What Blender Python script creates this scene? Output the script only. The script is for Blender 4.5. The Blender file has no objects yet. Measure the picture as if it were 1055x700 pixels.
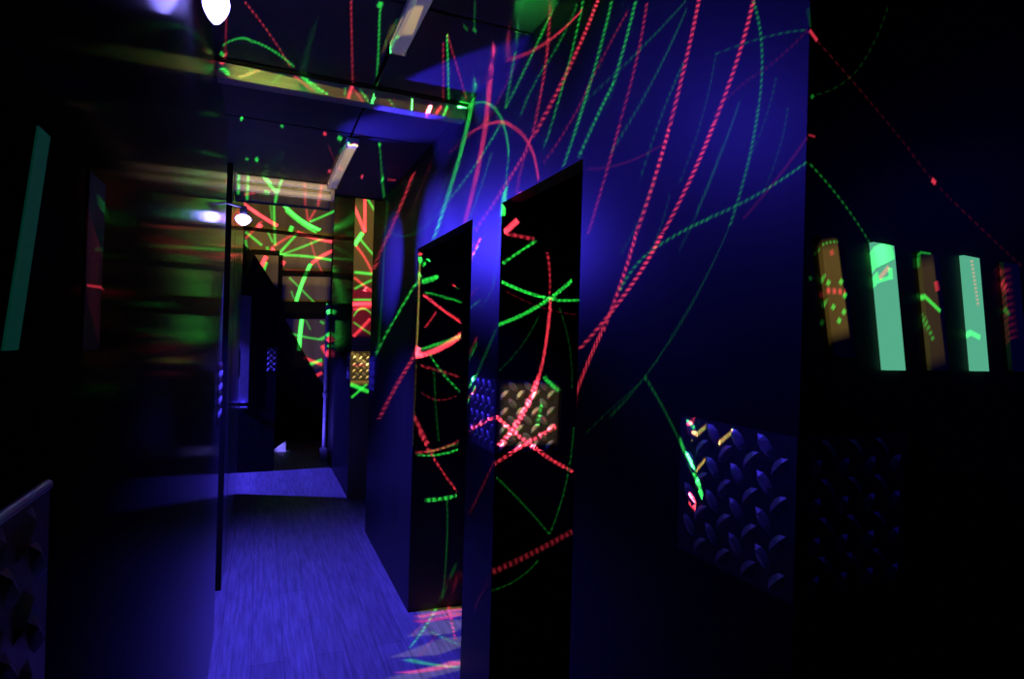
# Laser-tag maze corridor lit by ultraviolet flood lamps and red/green laser projectors, some of these lights added.
# Axes: x to the right, y along the corridor, z up; the eye is 1.5 m above the floor.
import bpy, bmesh, math, random
from mathutils import Vector, Matrix

S = bpy.context.scene
COL = S.collection
EYE = 1.5
WR = 0.785          # corridor face of the right-hand wall
WL = -0.1735        # corridor face of the left-hand wall
CEIL = EYE + 1.0    # low ceiling
HEAD = EYE + 0.495  # head of the doorways
HIGH = EYE + 2.05   # ceiling of the hall at the far end
random.seed(4)

# ------------------------------------------------------------------ materials
def mat(name, color, rough=0.5, metal=0.0, spec=0.5, emit=None, estr=0.0):
    m = bpy.data.materials.new(name); m.use_nodes = True
    b = m.node_tree.nodes['Principled BSDF']
    b.inputs['Base Color'].default_value = (*color, 1)
    b.inputs['Roughness'].default_value = rough
    b.inputs['Metallic'].default_value = metal
    b.inputs['Specular IOR Level'].default_value = spec
    if emit:
        b.inputs['Emission Color'].default_value = (*emit, 1)
        b.inputs['Emission Strength'].default_value = estr
    return m

def vary(m, c1, c2, scale, stretch=(1, 1, 1), detail=4.0, bump=0.0, lo=0.35, hi=0.65):
    """noise-driven colour variation and a little bump, in object space"""
    nt = m.node_tree; b = nt.nodes['Principled BSDF']
    tc = nt.nodes.new('ShaderNodeTexCoord'); mp = nt.nodes.new('ShaderNodeMapping')
    mp.inputs['Scale'].default_value = stretch
    nz = nt.nodes.new('ShaderNodeTexNoise'); nz.inputs['Scale'].default_value = scale; nz.inputs['Detail'].default_value = detail
    rp = nt.nodes.new('ShaderNodeValToRGB')
    rp.color_ramp.elements[0].position = lo; rp.color_ramp.elements[0].color = (*c1, 1)
    rp.color_ramp.elements[1].position = hi; rp.color_ramp.elements[1].color = (*c2, 1)
    nt.links.new(tc.outputs['Object'], mp.inputs['Vector']); nt.links.new(mp.outputs['Vector'], nz.inputs['Vector'])
    nt.links.new(nz.outputs['Fac'], rp.inputs['Fac']); nt.links.new(rp.outputs['Color'], b.inputs['Base Color'])
    if bump:
        bp = nt.nodes.new('ShaderNodeBump'); bp.inputs['Strength'].default_value = bump; bp.inputs['Distance'].default_value = 0.002
        nt.links.new(nz.outputs['Fac'], bp.inputs['Height']); nt.links.new(bp.outputs['Normal'], b.inputs['Normal'])
    return m

M = {}
M['black_wall'] = vary(mat('black painted board', (.06,.06,.06), .45, spec=.2), (.026,.026,.027), (.035,.034,.034), 9, (1,1,.12), bump=.05)
def gloss_panel():
    """worn black laminate: matt from in front, mirror-like only at a glancing angle, blurred sideways by a fine vertical brushing"""
    m = mat('black gloss laminate', (.012,.012,.013), .6, spec=.0)
    nt = m.node_tree; L = nt.links; b = nt.nodes['Principled BSDF']; out = nt.nodes['Material Output']
    vary(m, (.010,.010,.011), (.014,.014,.015), 3, (1,1,.15))
    g = nt.nodes.new('ShaderNodeBsdfGlossy'); g.inputs['Roughness'].default_value = .075; g.inputs['Color'].default_value = (.9,.9,.9,1)
    tc = nt.nodes.new('ShaderNodeTexCoord'); mp = nt.nodes.new('ShaderNodeMapping'); mp.inputs['Scale'].default_value = (.1,1,.01)
    nz = nt.nodes.new('ShaderNodeTexNoise'); nz.inputs['Scale'].default_value = 260; nz.inputs['Detail'].default_value = 1
    L.new(tc.outputs['Object'], mp.inputs['Vector']); L.new(mp.outputs['Vector'], nz.inputs['Vector'])
    bp = nt.nodes.new('ShaderNodeBump'); bp.inputs['Strength'].default_value = 1; bp.inputs['Distance'].default_value = .0001
    L.new(nz.outputs['Fac'], bp.inputs['Height']); L.new(bp.outputs['Normal'], g.inputs['Normal'])
    lw = nt.nodes.new('ShaderNodeLayerWeight'); lw.inputs['Blend'].default_value = .5
    pw = nt.nodes.new('ShaderNodeMath'); pw.operation = 'POWER'; pw.inputs[1].default_value = 22; L.new(lw.outputs['Facing'], pw.inputs[0])
    pg = nt.nodes.new('ShaderNodeMath'); pg.operation = 'MULTIPLY'; pg.use_clamp = True; pg.inputs[1].default_value = 1.85; L.new(pw.outputs[0], pg.inputs[0])
    mx = nt.nodes.new('ShaderNodeMixShader'); g2 = nt.nodes.new('ShaderNodeBsdfGlossy'); g2.inputs['Roughness'].default_value = .34; g2.inputs['Color'].default_value = (.9,.9,.9,1)
    mg = nt.nodes.new('ShaderNodeMixShader'); mg.inputs[0].default_value = .28; L.new(g.outputs[0], mg.inputs[1]); L.new(g2.outputs[0], mg.inputs[2])
    L.new(pg.outputs[0], mx.inputs[0]); L.new(b.outputs[0], mx.inputs[1]); L.new(mg.outputs[0], mx.inputs[2])
    L.new(mx.outputs[0], out.inputs['Surface'])
    return m
M['gloss_wall'] = gloss_panel()
M['ceiling'] = vary(mat('dark ceiling board', (.09,.09,.09), .7, spec=.2), (.08,.08,.085), (.10,.10,.10), 5)
M['black'] = vary(mat('matt black paint', (.015,.015,.015), .75, spec=.1), (.012,.012,.012), (.019,.019,.019), 12)
M['timber'] = vary(mat('pale timber', (.5,.47,.4), .6, spec=.2), (.42,.39,.32), (.56,.53,.46), 6, (1,1,6), bump=.05)
M['plywood'] = vary(mat('pale plywood', (.5,.45,.34), .7, spec=.15), (.42,.36,.25), (.56,.50,.38), 4, (1.5,1.5,.4), bump=.05)
M['metal'] = vary(mat('aluminium checker plate', (.55,.55,.57), .4, .4), (.48,.48,.5), (.62,.62,.64), 30)
M['metal_dark'] = vary(mat('checker plate ground', (.14,.14,.15), .45, .4), (.11,.11,.12), (.17,.17,.18), 30)  # same metal as the lozenges, shading between them put into the colour
M['steel'] = vary(mat('grey lamp body', (.16,.16,.17), .4, .6), (.13,.13,.14), (.2,.2,.2), 20)
M['white_metal'] = vary(mat('white enamel', (.62,.62,.62), .4), (.58,.58,.58), (.68,.68,.68), 14)
M['lens_small'] = mat('small uplight lens', (.2,.2,.3), .3, emit=(.06,.05,1.0), estr=1.2)
M['diffuser'] = mat('white lamp tube', (.7,.7,.72), .35, emit=(.55,.5,.75), estr=.10)  # faint emission added so the unlit tubes look whitish
M['lens'] = mat('ultraviolet lamp lens', (.2,.2,.3), .3, emit=(.24,.21,1.0), estr=30)
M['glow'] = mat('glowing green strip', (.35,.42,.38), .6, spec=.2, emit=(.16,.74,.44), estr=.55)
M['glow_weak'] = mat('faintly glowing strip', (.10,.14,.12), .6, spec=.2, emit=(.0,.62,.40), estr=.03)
M['pale_strip'] = vary(mat('bare wood strip', (.5,.46,.4), .6, spec=.2), (.40,.36,.30), (.58,.54,.48), 12, (1,1,.2))
M['dark_strip'] = vary(mat('dark wood strip', (.10,.09,.08), .6, spec=.2), (.022,.02,.02), (.032,.03,.028), 12, (1,1,.2))
M['post'] = vary(mat('pale grey post', (.42,.42,.43), .5), (.36,.36,.37), (.48,.48,.48), 12)
M['white'] = vary(mat('white painted wood', (.8,.8,.8), .6), (.74,.74,.74), (.84,.84,.84), 8)

# wood-plank floor
def floor_material():
    m = mat('grey wood plank floor', (.3,.3,.3), .5, spec=.3)
    nt = m.node_tree; b = nt.nodes['Principled BSDF']; L = nt.links
    tc = nt.nodes.new('ShaderNodeTexCoord')
    mp = nt.nodes.new('ShaderNodeMapping'); mp.inputs['Rotation'].default_value = (0, 0, math.pi/2)
    br = nt.nodes.new('ShaderNodeTexBrick'); br.offset = .37
    br.inputs['Scale'].default_value = 1; br.inputs['Brick Width'].default_value = 1.25; br.inputs['Row Height'].default_value = .14
    br.inputs['Mortar Size'].default_value = .0015; br.inputs['Color1'].default_value = (.30,.29,.28,1); br.inputs['Color2'].default_value = (.38,.37,.36,1); br.inputs['Mortar'].default_value = (.13,.13,.13,1)
    mp2 = nt.nodes.new('ShaderNodeMapping'); mp2.inputs['Scale'].default_value = (26, 1.6, 1)
    nz = nt.nodes.new('ShaderNodeTexNoise'); nz.inputs['Scale'].default_value = 2.2; nz.inputs['Detail'].default_value = 7; nz.inputs['Roughness'].default_value = .62
    rp = nt.nodes.new('ShaderNodeValToRGB'); rp.color_ramp.elements[0].position = .32; rp.color_ramp.elements[0].color = (.45,.45,.45,1); rp.color_ramp.elements[1].position = .68; rp.color_ramp.elements[1].color = (1.18,1.18,1.18,1)
    mx = nt.nodes.new('ShaderNodeMix'); mx.data_type = 'RGBA'; mx.blend_type = 'MULTIPLY'; mx.inputs['Factor'].default_value = .85
    L.new(tc.outputs['Object'], mp.inputs['Vector']); L.new(mp.outputs['Vector'], br.inputs['Vector'])
    L.new(tc.outputs['Object'], mp2.inputs['Vector']); L.new(mp2.outputs['Vector'], nz.inputs['Vector']); L.new(nz.outputs['Fac'], rp.inputs['Fac'])
    L.new(br.outputs['Color'], mx.inputs['A']); L.new(rp.outputs['Color'], mx.inputs['B']); L.new(mx.outputs['Result'], b.inputs['Base Color'])
    bp = nt.nodes.new('ShaderNodeBump'); bp.inputs['Strength'].default_value = .12; bp.inputs['Distance'].default_value = .002
    L.new(nz.outputs['Fac'], bp.inputs['Height']); L.new(bp.outputs['Normal'], b.inputs['Normal'])
    return m
M['floor'] = floor_material()

# ------------------------------------------------------------------ mesh helpers
def new_bm(): return bmesh.new()

def add_box(bm, x0, x1, y0, y1, z0, z1):
    vs = [bm.verts.new((x, y, z)) for x in (x0, x1) for y in (y0, y1) for z in (z0, z1)]
    for q in ((0,1,3,2),(4,6,7,5),(0,4,5,1),(2,3,7,6),(0,2,6,4),(1,5,7,3)):
        bm.faces.new([vs[i] for i in q])
    return vs

def add_prism(bm, pts, y0, y1, axis='y'):
    """polygon (a, z) swept along an axis: 'y' -> (a,.,z), 'x' -> (.,a,z)"""
    mk = (lambda a, z, t: (a, t, z)) if axis == 'y' else (lambda a, z, t: (t, a, z))
    A = [bm.verts.new(mk(a, z, y0)) for a, z in pts]; B = [bm.verts.new(mk(a, z, y1)) for a, z in pts]
    n = len(pts)
    bm.faces.new(A); bm.faces.new(B[::-1])
    for i in range(n):
        bm.faces.new((A[i], B[i], B[(i+1) % n], A[(i+1) % n]))

def add_cyl(bm, p0, p1, r0, r1=None, n=20, caps=True):
    r1 = r0 if r1 is None else r1
    p0 = Vector(p0); p1 = Vector(p1); d = (p1-p0).normalized()
    a = d.orthogonal().normalized(); b = d.cross(a)
    R0 = [bm.verts.new(p0 + r0*(math.cos(2*math.pi*i/n)*a + math.sin(2*math.pi*i/n)*b)) for i in range(n)]
    R1 = [bm.verts.new(p1 + r1*(math.cos(2*math.pi*i/n)*a + math.sin(2*math.pi*i/n)*b)) for i in range(n)]
    for i in range(n):
        bm.faces.new((R0[i], R0[(i+1) % n], R1[(i+1) % n], R1[i]))
    if caps:
        bm.faces.new(R0[::-1]); bm.faces.new(R1)

def add_ellipsoid(bm, c, rx, ry, rz, u=20, v=12):
    r = bmesh.ops.create_uvsphere(bm, u_segments=u, v_segments=v, radius=1)
    for w in r['verts']:
        w.co = Vector((c[0]+w.co.x*rx, c[1]+w.co.y*ry, c[2]+w.co.z*rz))

def obj(name, bm, m, parent=None, smooth=False, bevel=0.0):
    bmesh.ops.recalc_face_normals(bm, faces=bm.faces)
    me = bpy.data.meshes.new(name); bm.to_mesh(me); bm.free()
    me.materials.append(M[m])
    if smooth:
        me.polygons.foreach_set('use_smooth', [True]*len(me.polygons))
    o = bpy.data.objects.new(name, me); COL.objects.link(o)
    if parent: o.parent = parent
    if bevel:
        b = o.modifiers.new('bevel', 'BEVEL'); b.width = bevel; b.segments = 2; b.limit_method = 'ANGLE'
    if smooth and not bevel:
        pass
    return o

def tag(o, label, cat, group=None):
    o['label'] = label; o['category'] = cat
    if group: o['group'] = group
    return o

def thing(name, label, cat, loc=(0, 0, 0), group=None):
    o = bpy.data.objects.new(name, None); COL.objects.link(o); o.location = loc; o.empty_display_size = .05
    return tag(o, label, cat, group)

def struct(name, bm, m, bevel=0.0):
    o = obj(name, bm, m, bevel=bevel); o['kind'] = 'structure'; return o

# ------------------------------------------------------------------ the setting
bm = new_bm(); add_box(bm, -2.3, 2.7, -1.2, 9.35, -.06, 0); struct('floor', bm, 'floor')

# low ceiling of boards with open joints, then a raised hall ceiling
bm = new_bm()
ys = [-1.2, .54, 1.795, 3.055, 4.4]; xs = [-2.3, -.86, .39, 1.645, 2.7]
for i in range(4):
    for j in range(4):
        add_box(bm, xs[i]+.007, xs[i+1]-.007, ys[j]+.008, ys[j+1]-.008, CEIL, CEIL+.02)
struct('ceiling', bm, 'ceiling')
bm = new_bm(); add_box(bm, -2.3, 2.7, -1.2, 4.4, CEIL+.02, CEIL+.06); add_box(bm, -2.3, 2.7, 4.4, 4.45, CEIL, HIGH+.06)
struct('ceiling.001', bm, 'black')
bm = new_bm(); add_box(bm, -2.3, 2.7, 4.45, 9.35, HIGH, HIGH+.06); struct('ceiling.002', bm, 'black')

# right-hand corridor wall with two doorways, running on beyond the side passage
T_ = .06
yA0, yA1, yB0, yB1, yC0, yC1 = .7027, 1.4249, 2.0155, 2.3381, 3.2629, 4.737
bm = new_bm()
add_box(bm, WR, WR+T_, yA0+.05, yA1, 0, CEIL)
add_box(bm, WR, WR+T_, yA1, yB0, HEAD, CEIL)
add_box(bm, WR, WR+T_, yB0+.05, yB1, 0, CEIL)
add_box(bm, WR, WR+T_, yB0, yB0+.05, HEAD, CEIL)
add_box(bm, WR, WR+T_, yB1, yC0, HEAD, CEIL)
add_box(bm, WR, WR+T_, yC0+.05, 4.4, 0, CEIL)
add_box(bm, WR, WR+T_, yC0, yC0+.05, HEAD, CEIL)
add_box(bm, WR, WR+T_, 4.4, 4.45, 0, CEIL)
add_box(bm, WR, WR+T_, 4.45, yC1, 0, HIGH)
struct('wall_right', bm, 'black_wall')
bm = new_bm(); add_box(bm, WR, WR+T_, 5.785, 7.6, 0, HIGH); struct('wall_right.001', bm, 'gloss_wall')
# partitions standing square to the corridor between the bays
for i, (y, top, m) in enumerate(((yA0, CEIL, 'black_wall'), (yB0, HEAD, 'black_wall'), (yC0, HEAD, 'black_wall'), (5.78, HIGH, 'plywood'))):
    bm = new_bm()
    if i < 3: add_box(bm, WR, 2.6, y, y+.05, 0, top)
    else:
        add_box(bm, WR+T_, 2.6, y, y+.05, 0, top); add_box(bm, WR, WR+T_, y, y+.005, 0, top)
    if top == HEAD: add_box(bm, WR+T_, 2.6, y, y+.05, HEAD, CEIL)
    struct('wall_partition' if i == 0 else 'wall_partition.%03d' % i, bm, m)
bm = new_bm(); add_box(bm, 2.6, 2.7, -1.2, 4.4, 0, CEIL); add_box(bm, 2.6, 2.7, 4.45, 9.3, 0, HIGH); struct('wall_outer', bm, 'black')
bm = new_bm(); add_box(bm, -2.3, 2.7, -1.3, -1.2, 0, CEIL); struct('wall_back', bm, 'black')
bm = new_bm(); add_box(bm, -2.2, 2.6, 9.2, 9.35, 0, HIGH); struct('wall_end', bm, 'plywood')
# left-hand gloss panels
bm = new_bm(); add_box(bm, WL-T_, WL, .40, 3.306, 0, CEIL); struct('wall_left', bm, 'gloss_wall')
bm = new_bm(); add_box(bm, WL-T_, WL, 3.9, 4.4, 0, CEIL); add_box(bm, WL-T_, WL, 4.45, 6.22, 0, HIGH); struct('wall_left.001', bm, 'gloss_wall')
bm = new_bm(); add_box(bm, -2.3, -2.2, -1.2, 4.4, 0, CEIL); add_box(bm, -2.3, -2.2, 4.45, 9.3, 0, HIGH); struct('wall_outer.001', bm, 'black')
# dropped beam across the corridor ceiling
bm = new_bm(); add_box(bm, WL, WR, 2.46, 2.52, CEIL-.062, CEIL-.004); struct('trim_1', bm, 'timber', bevel=.003)
bm = new_bm(); add_box(bm, WL, WR, 2.425, 2.45, CEIL-.006, CEIL); struct('trim_2', bm, 'black')

# ------------------------------------------------------------------ checker-plate corner guards
PB, PT = EYE-.4024, EYE-.139
def plate_face(bm, bumps, org, u, n, w, h, phase=0, th=.003):
    """sheet with raised lozenges; org = lower corner, u = along, n = outward; z is up"""
    u = Vector(u); n = Vector(n); up = Vector((0, 0, 1)); org = Vector(org)
    P = lambda a, b, c: org + u*a + up*b + n*c
    vs = [bm.verts.new(P(a, b, c)) for a in (0, w) for b in (0, h) for c in (0.0006, th)]
    for q in ((0,1,3,2),(4,6,7,5),(0,4,5,1),(2,3,7,6),(0,2,6,4),(1,5,7,3)):
        bm.faces.new([vs[i] for i in q])
    pitch = .031; Lb, Wb, Hb = .0250, .0125, .0055
    nu = int((w-.006)/pitch); nv = int((h-.006)/pitch)
    mu = (w-(nu-1)*pitch)/2; mv = (h-(nv-1)*pitch)/2
    for i in range(nu):
        for j in range(nv):
            if (i+j) % 2: continue                     # two interleaved grids, turned against each other
            s = 1 if (i+phase) % 2 == 0 else -1
            d = Vector((.70, -.714*s)); e = Vector((-d.y, d.x))
            c = (mu+i*pitch, mv+j*pitch)
            ring = []
            for a, b in ((1,0),(.55,.8),(0,1),(-.55,.8),(-1,0),(-.55,-.8),(0,-1),(.55,-.8)):
                q = d*(a*Lb) + e*(b*Wb)
                aa = min(max(c[0]+q.x, .001), w-.001); bb = min(max(c[1]+q.y, .001), h-.001)
                ring.append(bumps.verts.new(P(aa, bb, th)))
            t0 = d*(.5*Lb); ra = bumps.verts.new(P(c[0]+t0.x, c[1]+t0.y, th+Hb)); rb = bumps.verts.new(P(c[0]-t0.x, c[1]-t0.y, th+Hb))
            F = bumps.faces.new
            F((ring[0], ring[1], ra)); F((ring[7], ring[0], ra)); F((ring[1], ring[2], ra)); F((ring[6], ring[7], ra))
            F((ring[2], rb, ra)); F((ring[6], ra, rb)); F((ring[2], ring[3], rb)); F((ring[3], ring[4], rb)); F((ring[4], ring[5], rb)); F((ring[5], ring[6], rb))

def corner_guard(label, corner, faces, sheet='metal_dark', th=.003, lip=False):
    """faces: list of (part name, u dir, outward normal, width, phase) starting at the corner"""
    t = thing('corner_guard', label, 'corner guard', (corner[0], corner[1], PB), 'checker plate guards on the wall corners')
    for pn, u, n, w, ph in faces:
        bm = new_bm(); bb = new_bm() if w > .09 else bm     # narrow returns carry their pattern in the sheet
        plate_face(bm, bb, (0, 0, 0), u, n, w, PT-PB, ph, th)
        f = obj(pn, bm, sheet, t)
        if bb is not bm: obj('raised_lozenges', bb, 'metal_dark' if lip else 'metal', f)
        if lip:                                        # lighter metal roll added as a highlight along the top
            e = new_bm(); p0 = Vector((0, 0, PT-PB+.002)) + Vector(n)*.004; add_cyl(e, p0, p0+Vector(u)*w, .0045, None, 12); obj('highlight_roll', e, 'metal', f)
    return t
W_ = .247
corner_guard('large bare metal checker plate guard on the nearest right wall corner, below the slanted strips', (WR, yA0),
             [('corridor_leaf', (0,1,0), (-1,0,0), .285, 0), ('front_leaf', (1,0,0), (0,-1,0), W_, 1)])
corner_guard('checker plate guard with bright blue side, crossed by a red laser X', (WR, yB0),
             [('corridor_leaf', (0,1,0), (-1,0,0), .282, 0), ('front_leaf', (1,0,0), (0,-1,0), W_, 1)])
corner_guard('small yellowish checker plate guard on the plywood partition beside the side passage', (WR, 5.78),
             [('corridor_leaf', (0,1,0), (-1,0,0), W_, 0), ('front_leaf', (1,0,0), (0,-1,0), W_, 1)])
corner_guard('thin blue checker plate guard ending the long right wall at the side passage', (WR, yC1),
             [('corridor_leaf', (0,-1,0), (-1,0,0), W_, 0), ('end_leaf', (1,0,0), (0,1,0), T_, 1)])
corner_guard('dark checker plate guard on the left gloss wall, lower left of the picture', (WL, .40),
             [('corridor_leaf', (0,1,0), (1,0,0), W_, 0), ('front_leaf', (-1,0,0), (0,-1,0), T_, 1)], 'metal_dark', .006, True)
corner_guard('thin foreshortened checker plate guard at the far end of the left gloss panel', (WL, 3.306),
             [('corridor_leaf', (0,-1,0), (1,0,0), W_, 0), ('end_leaf', (-1,0,0), (0,1,0), T_, 1)])
corner_guard('thin blue streak of checker plate guard at the end of the second left panel', (WL, 6.22),
             [('corridor_leaf', (0,-1,0), (1,0,0), W_, 0), ('end_leaf', (-1,0,0), (0,1,0), T_, 1)])

# ------------------------------------------------------------------ slanted strips beside the nearest bay
def slanted_strip(label, m, x, w, z0, z1, lean):
    bm = new_bm()
    add_prism(bm, [(x, z1), (x+w, z1-.002), (x+w+lean, z0), (x+lean, z0)], yA0-.008, yA0)
    tag(obj('slanted_strip', bm, m), label, 'strip', 'slanted strips on the black partition')
sz0, sz1 = EYE-.031, EYE+.181
slanted_strip('bare wooden slanted strip speckled with green and red laser dots, nearest the corner', 'pale_strip', .812, .05, sz0+.02, sz1, .036)
slanted_strip('glowing pale green slanted strip with a laser-lit bright green top', 'glow', .932, .05, sz0, sz1, .037)
slanted_strip('bare wooden slanted strip with a diagonal green laser line, between the two glowing ones', 'pale_strip', 1.050, .048, sz0, sz1-.005, .037)
slanted_strip('glowing pale green slanted strip with one short green laser dash', 'glow', 1.167, .045, sz0, sz1-.003, .037)
slanted_strip('dim reddish wooden slanted strip at the right edge of the picture', 'pale_strip', 1.285, .048, sz0, sz1-.006, .037)
def left_strip(label, m, y, w, z0, z1, lean):
    bm = new_bm()
    add_prism(bm, [(y, z1), (y+w, z1), (y+w-lean, z0), (y-lean, z0)], WL, WL+.0015, axis='x')
    tag(obj('slanted_strip', bm, m), label, 'strip', 'strips on the left gloss wall')
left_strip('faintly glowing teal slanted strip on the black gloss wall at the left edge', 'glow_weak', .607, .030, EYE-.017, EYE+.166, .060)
left_strip('dark strip with a bright red laser dash on the left gloss wall', 'dark_strip', .768, .072, EYE-.022, EYE+.17, .010)

# ------------------------------------------------------------------ ultraviolet flood lamps and added spots
def uv_lamp(label, loc, back, rx, ry, rz):
    """bare ultraviolet bulb under a small socket; back = vector from the bulb to its wall plate"""
    t = thing('ultraviolet_lamp', label, 'lamp', loc)
    bm = new_bm(); add_ellipsoid(bm, (0, 0, 0), rx, ry, rz, 24, 16)
    for v in bm.verts:                                   # drawn out to a blunt tip below
        if v.co.z < 0:
            k = -v.co.z/rz; v.co.z *= 1+.35*k; v.co.x *= 1-.25*k*k; v.co.y *= 1-.25*k*k
    obj('bulb', bm, 'lens', t, smooth=True)
    bm = new_bm(); add_cyl(bm, (0, 0, rz*.9), (0, 0, rz*.9+.012), .014, .016, 20); add_cyl(bm, (0, 0, rz*.9+.012), (0, 0, rz*.9+.045), .018, .016, 20)
    obj('socket', bm, 'steel', t)
    b = Vector(back); top = Vector((0, 0, rz*.9+.040)); e = Vector((b.x, b.y, top.z))
    bm = new_bm(); add_cyl(bm, top, e, .006, None, 10)
    n = Vector((-.005, 0, 0)) if abs(b.x) >= abs(b.y) else Vector((0, -.005, 0))
    add_cyl(bm, e, e+n, .022, None, 16)
    obj('bracket', bm, 'steel', t)
    return t
L1 = Vector((-.118, 1.60, EYE+.782)); L2 = Vector((-.098, 3.41, EYE+.592))
uv_lamp('large glaring ultraviolet lamp at the top left, above the left gloss wall', L1, (WL-L1.x+.006, 0, 0), .030, .030, .036)
uv_lamp('small glaring ultraviolet lamp past the far end of the left gloss panel', L2, (WL-.03-L2.x, 3.313-L2.y, 0), .038, .038, .024)

def spot(name, loc, target, energy, angle, blend=1.0, color=(.045,.028,1.0), r=.012):
    l = bpy.data.lights.new(name, 'SPOT'); l.energy = energy; l.color = color; l.spot_size = math.radians(angle); l.spot_blend = blend; l.shadow_soft_size = r
    o = bpy.data.objects.new(name, l); COL.objects.link(o); o.location = loc
    o.rotation_euler = (Vector(target)-Vector(loc)).to_track_quat('-Z', 'Y').to_euler()
    return o
spot('ultraviolet flood', L1+Vector((.05,.0,-.03)), (WR, 1.12, EYE+.42), 44, 62)
spot('added ultraviolet plate spot', L1+Vector((.05,.0,-.05)), (.92, 2.0, EYE-.27), 18, 22)  # narrow spot added at the bulb to brighten the plate front
for ty, e, an in ((2.3, 220, 40), (3.0, 430, 46), (3.95, 560, 44)):
    spot('ultraviolet flood', L2+Vector((.06, .03*(ty-3.2), -.01)), (WR, ty, EYE+.48), e, an)
for ty, e in ((2.16, 70), (4.62, 90)):
    spot('added ultraviolet plate spot', L2+Vector((.06, .02*(ty-3.2), -.04)), (WR, ty, EYE-.27), e, 14)  # narrow spots added at the bulb to brighten the plate sides
spot('ultraviolet floor pool', L2+Vector((.05,0,-.045)), (.30, 3.5, 0), 270, 94, .85, (.065,.045,1.0))
spot('added ultraviolet ceiling spot', L2+Vector((.06,-.02,.03)), (.62, 2.84, CEIL), 120, 30, .9)  # spot added to light a patch of ceiling past the beam
spot('added ultraviolet ceiling spot', L2+Vector((.06,-.02,-.05)), (.70, 2.22, CEIL), 420, 13, .4)  # tight spot added to light the ceiling patch before the beam
spot('ultraviolet side room lamp', (-1.9, 7.0, 1.9), (.2, 6.6, 0), 800, 60, .3, (.065,.045,1.0))
spot('ultraviolet bay lamp', (2.1, -.2, 2.0), (1.6, yA0, 1.75), 2.5, 70)
spot('ultraviolet uplight', (-.155, 7.115, EYE-.775), (-.155, 7.136, EYE-.6), .6, 120)
spot('added ultraviolet far end spot', (.10, 8.0, .9), (.28, 8.34, .05), 110, 11, 1.0, (.2,.16,1.0))  # unseen spot added to brighten the white wedge
spot('added ultraviolet far end spot', (.30, 7.5, .25), (.75, 7.655, .75), 40, 140, 1.0, (.1,.07,1.0))  # unseen spot added to brighten the post and its foot


# ------------------------------------------------------------------ ceiling luminaires
def batten(label, y0, y1):
    t = thing('batten_light', label, 'ceiling light', (.402, y0, CEIL), 'unlit batten lights along the ceiling')
    L_ = y1-y0
    bm = new_bm(); add_box(bm, -.030, .030, .004, L_-.004, -.018, -.001); obj('housing', bm, 'white_metal', t, bevel=.003)
    bm = new_bm(); add_prism(bm, [(-.026,-.018),(-.026,-.034),(-.018,-.044),(.018,-.044),(.026,-.034),(.026,-.018)], .012, L_-.012); obj('diffuser', bm, 'diffuser', t)
    for a in (0, L_-.012):
        bm = new_bm(); add_box(bm, -.028, .028, a, a+.012, -.046, -.002); obj('end_cap', bm, 'white_metal', t, bevel=.004)
    return t
batten('white unlit batten light cut by the top edge of the picture', 1.02, 2.04)
batten('lavender unlit batten light further along, red and green laser spot on its near end', 3.10, 4.05)

t = thing('twin_tube_light', 'wide twin-tube light across the corridor ceiling, streaked with laser lines', 'ceiling light', (WL, 4.10, CEIL))
xe = .595
bm = new_bm(); add_box(bm, .004, xe-.02, .030, .10, -.165, -.002); obj('housing', bm, 'steel', t, bevel=.008)
for z in (-.030, -.088):
    bm = new_bm(); add_cyl(bm, (.012, .022, z), (xe-.022, .022, z), .021, None, 20); obj('tube', bm, 'diffuser', t, smooth=False)
bm = new_bm(); add_cyl(bm, (xe-.024, .03, -.062), (xe, .03, -.062), .058, .050, 24); obj('end_cap', bm, 'white_metal', t, bevel=.004)
bm = new_bm(); add_box(bm, .0, .012, .0, .10, -.12, -.002); obj('end_cap', bm, 'white_metal', t, bevel=.003)

# ------------------------------------------------------------------ far end: frame on the end wall, barricade, post
t = thing('timber_frame', 'black timber frame fixed across the plywood end wall', 'wall frame', (0, 9.2, 0))
yf0, yf1 = -.03, 0.0
def rail(a, b, h, name='rail'):
    bm = new_bm(); add_prism(bm, [(a[0], a[1]+EYE), (b[0], b[1]+EYE), (b[0], b[1]-h+EYE), (a[0], a[1]-h+EYE)], yf0, yf1); obj(name, bm, 'black', t)
rail((-.30, 1.50), (1.10, 1.458), .05); rail((.25, .925), (.93, .955), .085); rail((.10, .475), (.98, .51), .25); rail((-.15, 1.185), (.22, 1.195), .07)
bm = new_bm(); add_box(bm, .207, .266, yf0-.012, yf1, .5, 1.135+EYE); obj('upright', bm, 'black', t)
bm = new_bm(); add_box(bm, .93, 1.0, yf0-.012, yf1, .5, 1.47+EYE); obj('upright', bm, 'black', t)
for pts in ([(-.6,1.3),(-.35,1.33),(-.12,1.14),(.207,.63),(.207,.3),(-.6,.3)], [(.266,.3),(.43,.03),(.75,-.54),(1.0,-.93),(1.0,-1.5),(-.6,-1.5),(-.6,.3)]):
    bm = new_bm(); add_prism(bm, [(a, z+EYE) for a, z in pts], -.02, 0); obj('shade_panel', bm, 'black', t)  # black sheets put in where the end wall is only unlit

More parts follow.
